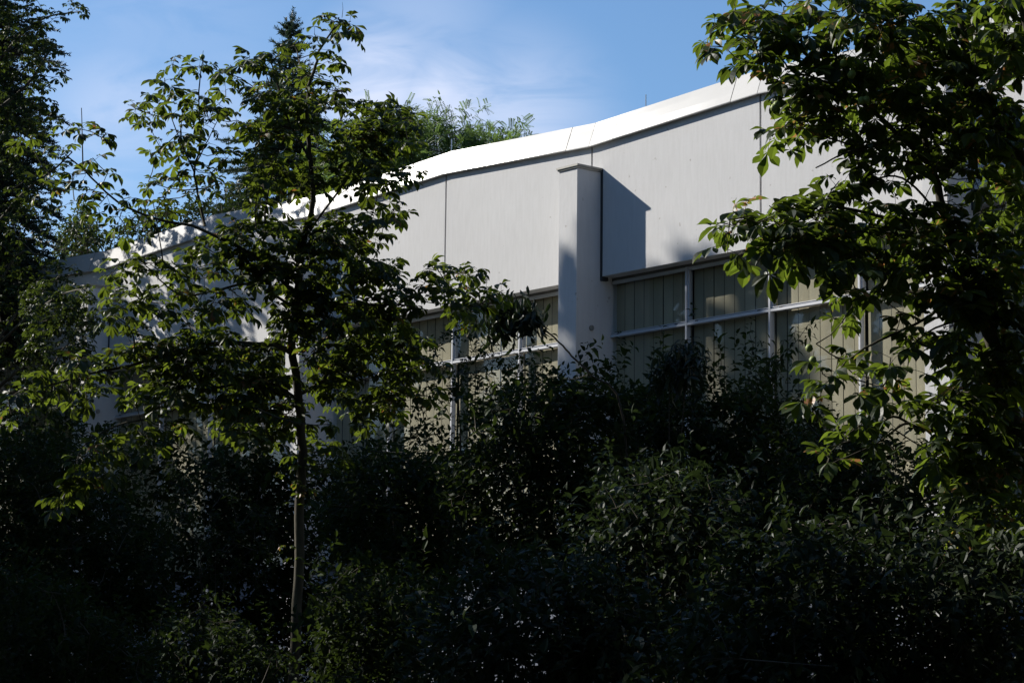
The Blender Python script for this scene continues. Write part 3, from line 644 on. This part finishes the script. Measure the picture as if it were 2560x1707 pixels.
def conifer(name, px, top_y, d, label, matl, spread_px, levels, low_px, droop=.25, seed=3, lean=0, needle=.07, width_pow=.8):
    """needle tree: whorled limbs carrying flat sprays of short needle twigs"""
    r_ = random.Random(seed); top = at(px, top_y, d); base = np.array([top[0], top[1], -1.62])
    low = at(px, low_px, d)[2]; H = top[2]-low; s_px = F_PX/d; Rmax = spread_px/s_px
    wood = Bag(); wood.tube([base, (base*2+top)/3, (base+top*2)/3, top], [.22, .16, .09, .012], 9)
    tri = []; tone = []
    def twig(P, Dv, L):
        Dv = nrm(Dv); n_ = max(3, int(L/.035)); A = nrm(np.cross(Dv, UPZ+rng.normal(size=3)*.2)); Bv = np.cross(A, Dv)
        for i_ in range(n_):
            q = P+Dv*L*i_/n_
            for a in (r_.uniform(-.5, .5), math.pi+r_.uniform(-.5, .5), r_.uniform(.7, 2.4)):
                nd = nrm(Dv*.9+A*math.cos(a)+Bv*math.sin(a)); ln = needle*r_.uniform(.6, 1.1)*(1-.4*i_/n_)
                w_ = nrm(np.cross(nd, rng.normal(size=3)))*needle*.13
                tri.append((q-w_, q+w_, q+nd*ln)); tone.append(r_.random())
    for k_ in range(levels):
        t_ = (k_+r_.random()*.7)/levels; z = top[2]-.1-H*t_; Lb = (Rmax*(t_**width_pow)+.12)*r_.uniform(.7, 1.15)
        nb = 5 if t_ < .3 else 7; a0 = r_.random()*6.28
        for j_ in range(nb):
            a = a0+j_*6.283/nb+r_.uniform(-.3, .3); out_ = np.array([math.cos(a), math.sin(a), 0])
            P0 = np.array([top[0], top[1], z]); L1 = Lb*r_.uniform(.7, 1.1); up = .9-1.15*min(1, t_*2.2)
            ts = np.linspace(0, 1, 6)[:, None]
            Pb = P0+out_*L1*ts+UPZ*(up*L1*ts*.6-droop*L1*ts*ts)+UPZ*(.16*L1*ts**4)
            wood.tube(Pb, np.linspace(.02 if t_ > .2 else .008, .004, 6), 4)
            side = np.cross(out_, UPZ); nt_ = max(3, int(L1/.11))
            for m_ in range(nt_):
                f = .15+.85*m_/nt_; q = np.array([np.interp(f, ts[:, 0], Pb[:, c_]) for c_ in range(3)])
                for s_ in (1, -1):
                    twig(q, out_*.75+side*s_*r_.uniform(.6, 1.1)+UPZ*r_.uniform(-.35, .15), L1*.34*(1.15-f)*r_.uniform(.7, 1.2)+.08)
            twig(Pb[-1], Pb[-1]-Pb[-2], .16)
    for j_ in range(7):
        a = j_*.9; twig(top-UPZ*.1*j_, np.array([math.cos(a)*.45, math.sin(a)*.45, 1]), .28)
    tri = np.array(tri).reshape(-1, 3); lb = Bag(); lb.add(tri, np.arange(len(tri)).reshape(-1, 3), np.repeat(tone, 3))
    return finish_tree(name, base, wood, lb, M_TWIG, matl, label, 'tree')
conifer('spruce_tree', 727, 50, 52, 'blue green spruce whose tip rises behind the slender young chestnut', M_NEEDLE, 340, 34, 800, seed=5, needle=.13, width_pow=.95)
conifer('conifer_tree', -20, -260, 44.5, 'near black conifer with hanging boughs behind the dark chestnut at left', M_NEEDLE_D, 290, 40, 900, droop=.45, seed=9, needle=.12, width_pow=.55)

def cloud_tree(name, base_px, d, poly_list, tips_s, label, matl, kind, size, trunk_r=.12, dspread=1.2, length=.3, nper=1):
    wood = Bag(); tw = Bag(); lv = Leaves(); sk = Skeleton()
    bx, by = base_px; base = at(bx, 1700, d); base[2] = -1.62; topz = at(bx, by, d)
    sk.limb(wood, [base, base*.5+topz*.5+np.array([.1, 0, 0]), topz], trunk_r, trunk_r*.35, 8)
    E_ = list(tips_s)
    for poly, n_ in poly_list: E_ += sample(poly, n_)
    tips = [at(x, y, d+random.gauss(0, dspread*.5)) for x, y in E_]
    res = sk.grow(tw, tips, .014, .004, .06, 3)
    for P, D in res:
        for _ in range(nper):
            Q = P+rng.normal(size=3)*size*.8
            if kind == 'P':
                D2 = nrm(D+UPZ*.3+rng.normal(size=3)*.3); A = nrm(np.cross(D2, rng.normal(size=3))); Bv = np.cross(D2, A)
                for i_ in range(6):
                    a = i_*1.05+random.random(); pd = nrm(D2*.5+A*math.cos(a)+Bv*math.sin(a)+UPZ*.1)
                    lv.add(('P', random.randrange(3)), Q-D2*.04*i_, pd, UPZ+rng.normal(size=3)*.3, size*random.uniform(.7, 1.1), random.random())
                leafy_shoot(lv, tw, Q-D2*.1, D2, .13, .35, 'L', hang=.2)
            else: leafy_shoot(lv, tw, Q, nrm(D+UPZ*.3), size, length, kind)
    lb = Bag(); lv.build(lb, SETS)
    return finish_tree(name, base, wood, lb, M_TWIG, matl, label, 'tree', tw=tw)
cloud_tree('locust_tree', (1000, 480), 50, [(pts('860,330 960,290 1010,280 1045,300 1090,320 1150,330 1200,345 1290,345 1290,430 1000,480 800,520 800,400'), 480)],
           pts('960,285 1000,278 1040,290 1062,300 1085,318 1120,328 1150,318 1175,312 1200,330 1220,345 1250,340 1270,335 1285,345 1180,322 1195,318 1010,300'),
           'pale green feathery locust tree peeping over the middle of the roof', M_ROBINIA, 'P', .27, .12, nper=2)
cloud_tree('broadleaf_tree', (215, 600), 46, [(pts('180,560 195,520 215,530 250,560 262,600 250,660 150,660 130,600'), 150)], pts('190,520 200,515 222,535 160,560 150,580'),
           'small broadleaf treetop showing above the left end of the roof', M_CHEST_D, 'O', .13, .1, nper=2)
cloud_tree('broadleaf_tree', (400, 600), 47, [(pts('270,600 290,560 330,540 380,520 440,500 520,510 560,470 600,480 640,560 560,620 400,640 280,640'), 260)], pts('285,590 300,570'),
           'green broadleaf treetop behind the roof below the leftmost chestnut boughs', M_SHRUB, 'O', .13, .1, nper=2)

# ------------------------------------------------------------------ shrubs
def shrub(name, d, polys, tips, label, matl, kind='O', size=.075, length=.28, base_px=None, hang=0., dspread=.9, stems=5, nper=1, sag=.05, group=None, upb=.5, cat='shrub'):
    wood = Bag(); tw = Bag(); lv = Leaves(); sk = Skeleton(); E_ = list(tips)
    for poly, n_ in polys: E_ += sample(poly, n_)
    cx = np.mean([p[0] for p in E_]); cy = np.mean([p[1] for p in E_])
    bx = base_px if base_px is not None else cx
    base = at(bx, 1700, d); base[2] = -1.62
    for i_ in range(stems):
        a = i_*6.28/stems; b = base+np.array([.12*math.cos(a), .12*math.sin(a), 0])
        j_ = random.choice(E_); T = at(cx+(j_[0]-cx)*.6, cy+(j_[1]-cy)*.5, d+random.gauss(0, dspread*.5)); mid = (b+T)/2+np.array([0, 0, .25])
        sk.limb(wood, [b, mid, T], .012, .004, 5)
    tips_ = [at(x, y, d+random.gauss(0, dspread*.6)) for x, y in E_]
    for P, D in sk.grow(tw, tips_, .007, .0022, sag, 3):
        for q in range(nper):
            Q = P if q == 0 else P+rng.normal(size=3)*size*1.6
            leafy_shoot(lv, tw, Q, nrm(D+UPZ*upb+rng.normal(size=3)*.25), size, length*random.uniform(.6, 1.2), kind, hang)
    lb = Bag(); lv.build(lb, SETS)
    e = empty(name, base); tag(e, label, cat, group)
    merge(wood, tw); child_world(wood.build('stems', M_TWIG, smooth=True), e); child_world(lb.build('foliage', matl), e)
    return e
P_ = pts
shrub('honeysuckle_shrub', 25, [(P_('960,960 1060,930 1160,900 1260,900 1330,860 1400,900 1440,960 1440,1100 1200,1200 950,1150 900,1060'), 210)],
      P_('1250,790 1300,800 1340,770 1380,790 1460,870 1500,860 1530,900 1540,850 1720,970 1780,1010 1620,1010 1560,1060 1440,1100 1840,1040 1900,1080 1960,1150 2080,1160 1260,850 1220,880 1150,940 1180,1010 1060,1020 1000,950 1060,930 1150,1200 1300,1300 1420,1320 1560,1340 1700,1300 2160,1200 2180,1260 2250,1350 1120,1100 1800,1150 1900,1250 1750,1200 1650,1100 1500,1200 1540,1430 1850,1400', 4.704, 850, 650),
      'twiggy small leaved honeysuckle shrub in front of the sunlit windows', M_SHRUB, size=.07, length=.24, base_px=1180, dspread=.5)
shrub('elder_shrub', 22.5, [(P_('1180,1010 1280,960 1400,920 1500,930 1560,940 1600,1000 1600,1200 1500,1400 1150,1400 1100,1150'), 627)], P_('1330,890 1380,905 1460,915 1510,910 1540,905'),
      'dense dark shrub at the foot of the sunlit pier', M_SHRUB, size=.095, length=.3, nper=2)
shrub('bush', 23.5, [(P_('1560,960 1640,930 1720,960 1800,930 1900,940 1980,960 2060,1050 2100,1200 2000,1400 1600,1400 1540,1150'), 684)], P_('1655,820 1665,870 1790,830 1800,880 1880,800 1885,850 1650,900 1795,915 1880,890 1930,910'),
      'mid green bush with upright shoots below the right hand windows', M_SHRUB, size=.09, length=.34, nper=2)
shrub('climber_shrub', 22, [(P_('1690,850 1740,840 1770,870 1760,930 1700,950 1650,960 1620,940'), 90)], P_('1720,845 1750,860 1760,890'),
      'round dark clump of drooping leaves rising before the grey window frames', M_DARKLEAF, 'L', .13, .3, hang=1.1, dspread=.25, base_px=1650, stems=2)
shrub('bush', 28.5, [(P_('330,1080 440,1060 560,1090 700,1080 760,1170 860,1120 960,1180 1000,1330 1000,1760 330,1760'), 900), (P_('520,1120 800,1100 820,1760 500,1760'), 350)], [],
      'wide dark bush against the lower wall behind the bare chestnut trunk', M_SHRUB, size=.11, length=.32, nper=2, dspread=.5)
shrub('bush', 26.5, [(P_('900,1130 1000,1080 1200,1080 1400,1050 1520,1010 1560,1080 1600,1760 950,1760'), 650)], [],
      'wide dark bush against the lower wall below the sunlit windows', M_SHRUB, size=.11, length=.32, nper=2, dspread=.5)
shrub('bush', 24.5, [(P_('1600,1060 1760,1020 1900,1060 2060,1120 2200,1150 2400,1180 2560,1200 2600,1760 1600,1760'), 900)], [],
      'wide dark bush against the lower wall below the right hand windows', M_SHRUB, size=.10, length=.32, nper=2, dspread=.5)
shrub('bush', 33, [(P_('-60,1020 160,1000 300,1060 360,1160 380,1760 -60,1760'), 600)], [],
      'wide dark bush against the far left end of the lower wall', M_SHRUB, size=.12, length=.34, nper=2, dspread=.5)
# leaning spray of hanging leaves before the sunlit window
def spray(name, d, path, label, rad0=.012):
    wood = Bag(); lv = Leaves(); tw = Bag(); sk = Skeleton(); q = pts(path)
    b = at(q[0][0]+40, 1700, d); b[2] = -1.62
    P = sk.limb(wood, [b, b*.5+at(*q[0], d)*.5]+[at(x, y, d) for x, y in q], rad0, .003, 6)
    for i_ in range(len(P)):
        z = P[i_]; px = 1280+F_PX*((z-CAM)@RT)/((z-CAM)@_v)
        if px > q[len(q)//2][0]: continue
        for k_ in range(26):
            o = z+rng.normal(size=3)*.085+np.array([0, 0, .05]); lv.add(('L', random.randrange(6)), o, nrm(np.array([0, 0, -1])+rng.normal(size=3)*.35), rng.normal(size=3)+np.array([0, -1, 0]), random.uniform(.085, .135), random.random())
    lb = Bag(); lv.build(lb, SETS); e = empty(name, b); tag(e, label, 'shrub')
    child_world(wood.build('stems', M_TWIG, smooth=True), e); child_world(lb.build('foliage', M_DARKLEAF), e)
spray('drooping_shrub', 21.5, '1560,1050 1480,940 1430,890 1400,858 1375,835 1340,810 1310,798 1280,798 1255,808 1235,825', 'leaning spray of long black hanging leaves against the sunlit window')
spray('drooping_shrub', 22.5, '1900,1060 1930,960 1945,900 1965,860 1990,825 2015,808 2040,800', 'hazy hanging spray crossing the lower right window panes') if False else None
shrub('drooping_shrub', 24.5, [(P_('1880,900 1940,860 1960,900 1950,960 1880,960'), 22)], P_('2040,805 2020,812 1990,815 1985,840 1960,850 1975,870 1950,900 2030,830'),
      'hazy hanging shoots crossing the dim lower right window panes', M_SHRUB, 'L', .11, .28, hang=.8, dspread=.2, base_px=1930, stems=2)
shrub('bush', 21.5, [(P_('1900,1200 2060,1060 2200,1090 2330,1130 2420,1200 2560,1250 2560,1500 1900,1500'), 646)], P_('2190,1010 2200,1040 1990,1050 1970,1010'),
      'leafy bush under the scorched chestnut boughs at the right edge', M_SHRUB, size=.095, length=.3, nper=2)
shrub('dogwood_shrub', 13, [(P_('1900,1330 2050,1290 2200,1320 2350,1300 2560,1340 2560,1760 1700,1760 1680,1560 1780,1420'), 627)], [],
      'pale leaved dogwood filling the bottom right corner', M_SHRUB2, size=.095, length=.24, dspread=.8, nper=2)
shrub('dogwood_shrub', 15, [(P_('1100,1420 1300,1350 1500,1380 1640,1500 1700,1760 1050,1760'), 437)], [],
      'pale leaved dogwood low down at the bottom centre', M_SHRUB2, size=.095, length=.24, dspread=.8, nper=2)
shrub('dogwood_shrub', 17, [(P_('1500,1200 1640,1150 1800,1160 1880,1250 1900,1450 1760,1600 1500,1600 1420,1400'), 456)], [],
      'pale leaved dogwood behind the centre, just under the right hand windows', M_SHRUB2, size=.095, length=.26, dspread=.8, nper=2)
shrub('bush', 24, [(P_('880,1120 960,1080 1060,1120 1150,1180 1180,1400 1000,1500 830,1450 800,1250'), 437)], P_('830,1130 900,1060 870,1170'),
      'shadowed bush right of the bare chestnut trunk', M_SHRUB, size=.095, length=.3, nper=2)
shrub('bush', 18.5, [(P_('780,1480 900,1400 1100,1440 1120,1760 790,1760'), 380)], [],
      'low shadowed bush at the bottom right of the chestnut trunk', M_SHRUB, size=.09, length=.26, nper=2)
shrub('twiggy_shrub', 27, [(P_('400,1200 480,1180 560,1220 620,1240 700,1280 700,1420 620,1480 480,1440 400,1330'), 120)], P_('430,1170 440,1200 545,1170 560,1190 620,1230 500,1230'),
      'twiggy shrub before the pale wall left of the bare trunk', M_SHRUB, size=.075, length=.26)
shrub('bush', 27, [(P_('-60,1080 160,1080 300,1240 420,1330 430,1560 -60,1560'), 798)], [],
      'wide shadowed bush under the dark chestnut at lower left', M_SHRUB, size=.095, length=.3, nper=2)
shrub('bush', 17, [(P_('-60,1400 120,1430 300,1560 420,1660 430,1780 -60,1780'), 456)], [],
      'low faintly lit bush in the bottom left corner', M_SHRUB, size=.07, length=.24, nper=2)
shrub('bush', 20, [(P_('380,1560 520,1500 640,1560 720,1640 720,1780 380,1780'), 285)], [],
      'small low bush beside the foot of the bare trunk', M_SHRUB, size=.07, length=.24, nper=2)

# grass tufts on the floor in front
gb = Bag(); n = 9000
gx = rng.uniform(-12, 22, n); gy = rng.uniform(-18, 0, n); gz = np.full(n, -1.62); h = rng.uniform(.12, .4, n); a = rng.uniform(0, 6.28, n); l_ = rng.normal(size=(n, 2))*.08
V = np.stack([np.stack([gx-.006*np.cos(a), gy-.006*np.sin(a), gz], 1), np.stack([gx+.006*np.cos(a), gy+.006*np.sin(a), gz], 1), np.stack([gx+l_[:, 0], gy+l_[:, 1], gz+h], 1)], 1).reshape(-1, 3)
gb.add(V, np.arange(3*n).reshape(-1, 3), np.repeat(rng.random(n), 3))
tag(gb.build('grass', M_GRASS), kind='stuff')

# ------------------------------------------------------------------ the wood round the clearing (outside the frame): it shades the undergrowth
def wood_proto(n_, size, thin):
    """tall tree of unit height 14 m, crown radius 2 m; the top is looser than the body"""
    wood = Bag(); wood.tube([(0, 0, -.05), (.1, 0, 4), (0, .1, 11)], [.22, .16, .05], 8)
    t_ = rng.random(n_); z = 1.0+13*t_; prof = np.sqrt(np.clip(1-(2*t_-.95)**2*.75, .1, 1)); top = t_ > .86; prof[top] *= np.clip((1.10-t_[top])/.20, .3, 1)
    keep = rng.random(n_) < np.where(t_ > 1-thin, .30+.7*np.clip((1-t_)/thin, 0, 1), 1)
    a = rng.random(n_)*6.283; r_ = 2*prof*np.sqrt(rng.random(n_))*(1+rng.normal(size=n_)*.08)
    P = np.stack([r_*np.cos(a), r_*np.sin(a), z], 1)[keep]; n_ = len(P)
    # gather leaves into clumps so that light falls through in patches
    cl = P[rng.integers(n_, size=n_//14)]; P = P*.45+cl[np.argmin(((P[:, None, :]-cl[None])**2).sum(2), axis=1)]*.55 if n_ < 12000 else P
    for i_ in range(9):
        q = P[rng.integers(n_)]; wood.tube([(0, 0, max(1, q[2]-1.2)), (np.array([0, 0, q[2]-.6])+q)/2, q], [.05, .035, .012], 5)
    U = nrm(rng.normal(size=(n_, 3))); W_ = nrm(np.cross(U, rng.normal(size=(n_, 3)))); s_ = (size*rng.uniform(.5, 1.1, n_))[:, None]
    V = np.stack([P-U*s_, P+W_*s_*.5, P+U*s_, P-W_*s_*.5], 1).reshape(-1, 3)
    lb = Bag(); lb.add(V, np.arange(4*n_).reshape(-1, 4), np.repeat(rng.random(n_), 4))
    e = empty('woodland_tree'); t = wood.build('trunk', M_BARK, e, smooth=True); c = lb.build('crown', M_CHEST_D, e)
    return e
PROTO = [wood_proto(7000, .30, .12), wood_proto(7000, .30, .30)]
used = [False, False]
def wood_tree(x, y, ztop, rad, which, label):
    src = PROTO[which]
    if not used[which]: e = src; used[which] = True
    else:
        e = src.copy(); C.objects.link(e)
        for ch in list(src.children):
            c_ = ch.copy(); C.objects.link(c_); c_.parent = e
    e.location = (x, y, -1.62); e.scale = (rad/2, rad/2, (ztop+1.62)/14); e.rotation_euler = (0, 0, random.uniform(0, 6.28))
    tag(e, label, 'tree', 'woodland trees round the clearing')
ts = np.array([-math.cos(SUN_AZ), -math.sin(SUN_AZ)]); pp = np.array([math.sin(SUN_AZ), -math.cos(SUN_AZ)])
for (a_, c_, zt_, rd, wh) in WOODS:
    q = a_*ts+c_*pp
    wood_tree(q[0], q[1], zt_, rd, wh, 'tall leafy tree of the wood to the left of the view')
for (x, y, zt_, rd) in ((19.5, -11.5, 14, 2), (21, -7.5, 15, 2.5), (17.5, -6.5, 14, 1.8), (29, -27, 15, 4), (22, -30, 15, 4), (34, -18, 15, 4.5), (31, -9, 14, 4), (23.5, -3.5, 12, 3), (15, -25, 13, 3.2), (8, -24, 13, 3.2), (39, -30, 16, 5)):  # unseen trees, added to keep skylight off the undergrowth
    wood_tree(x, y, zt_, rd, 0, 'tall leafy tree added out of view round the viewpoint to block skylight')
print('verts', sum(len(o.data.vertices) for o in bpy.data.objects if o.type == 'MESH'))
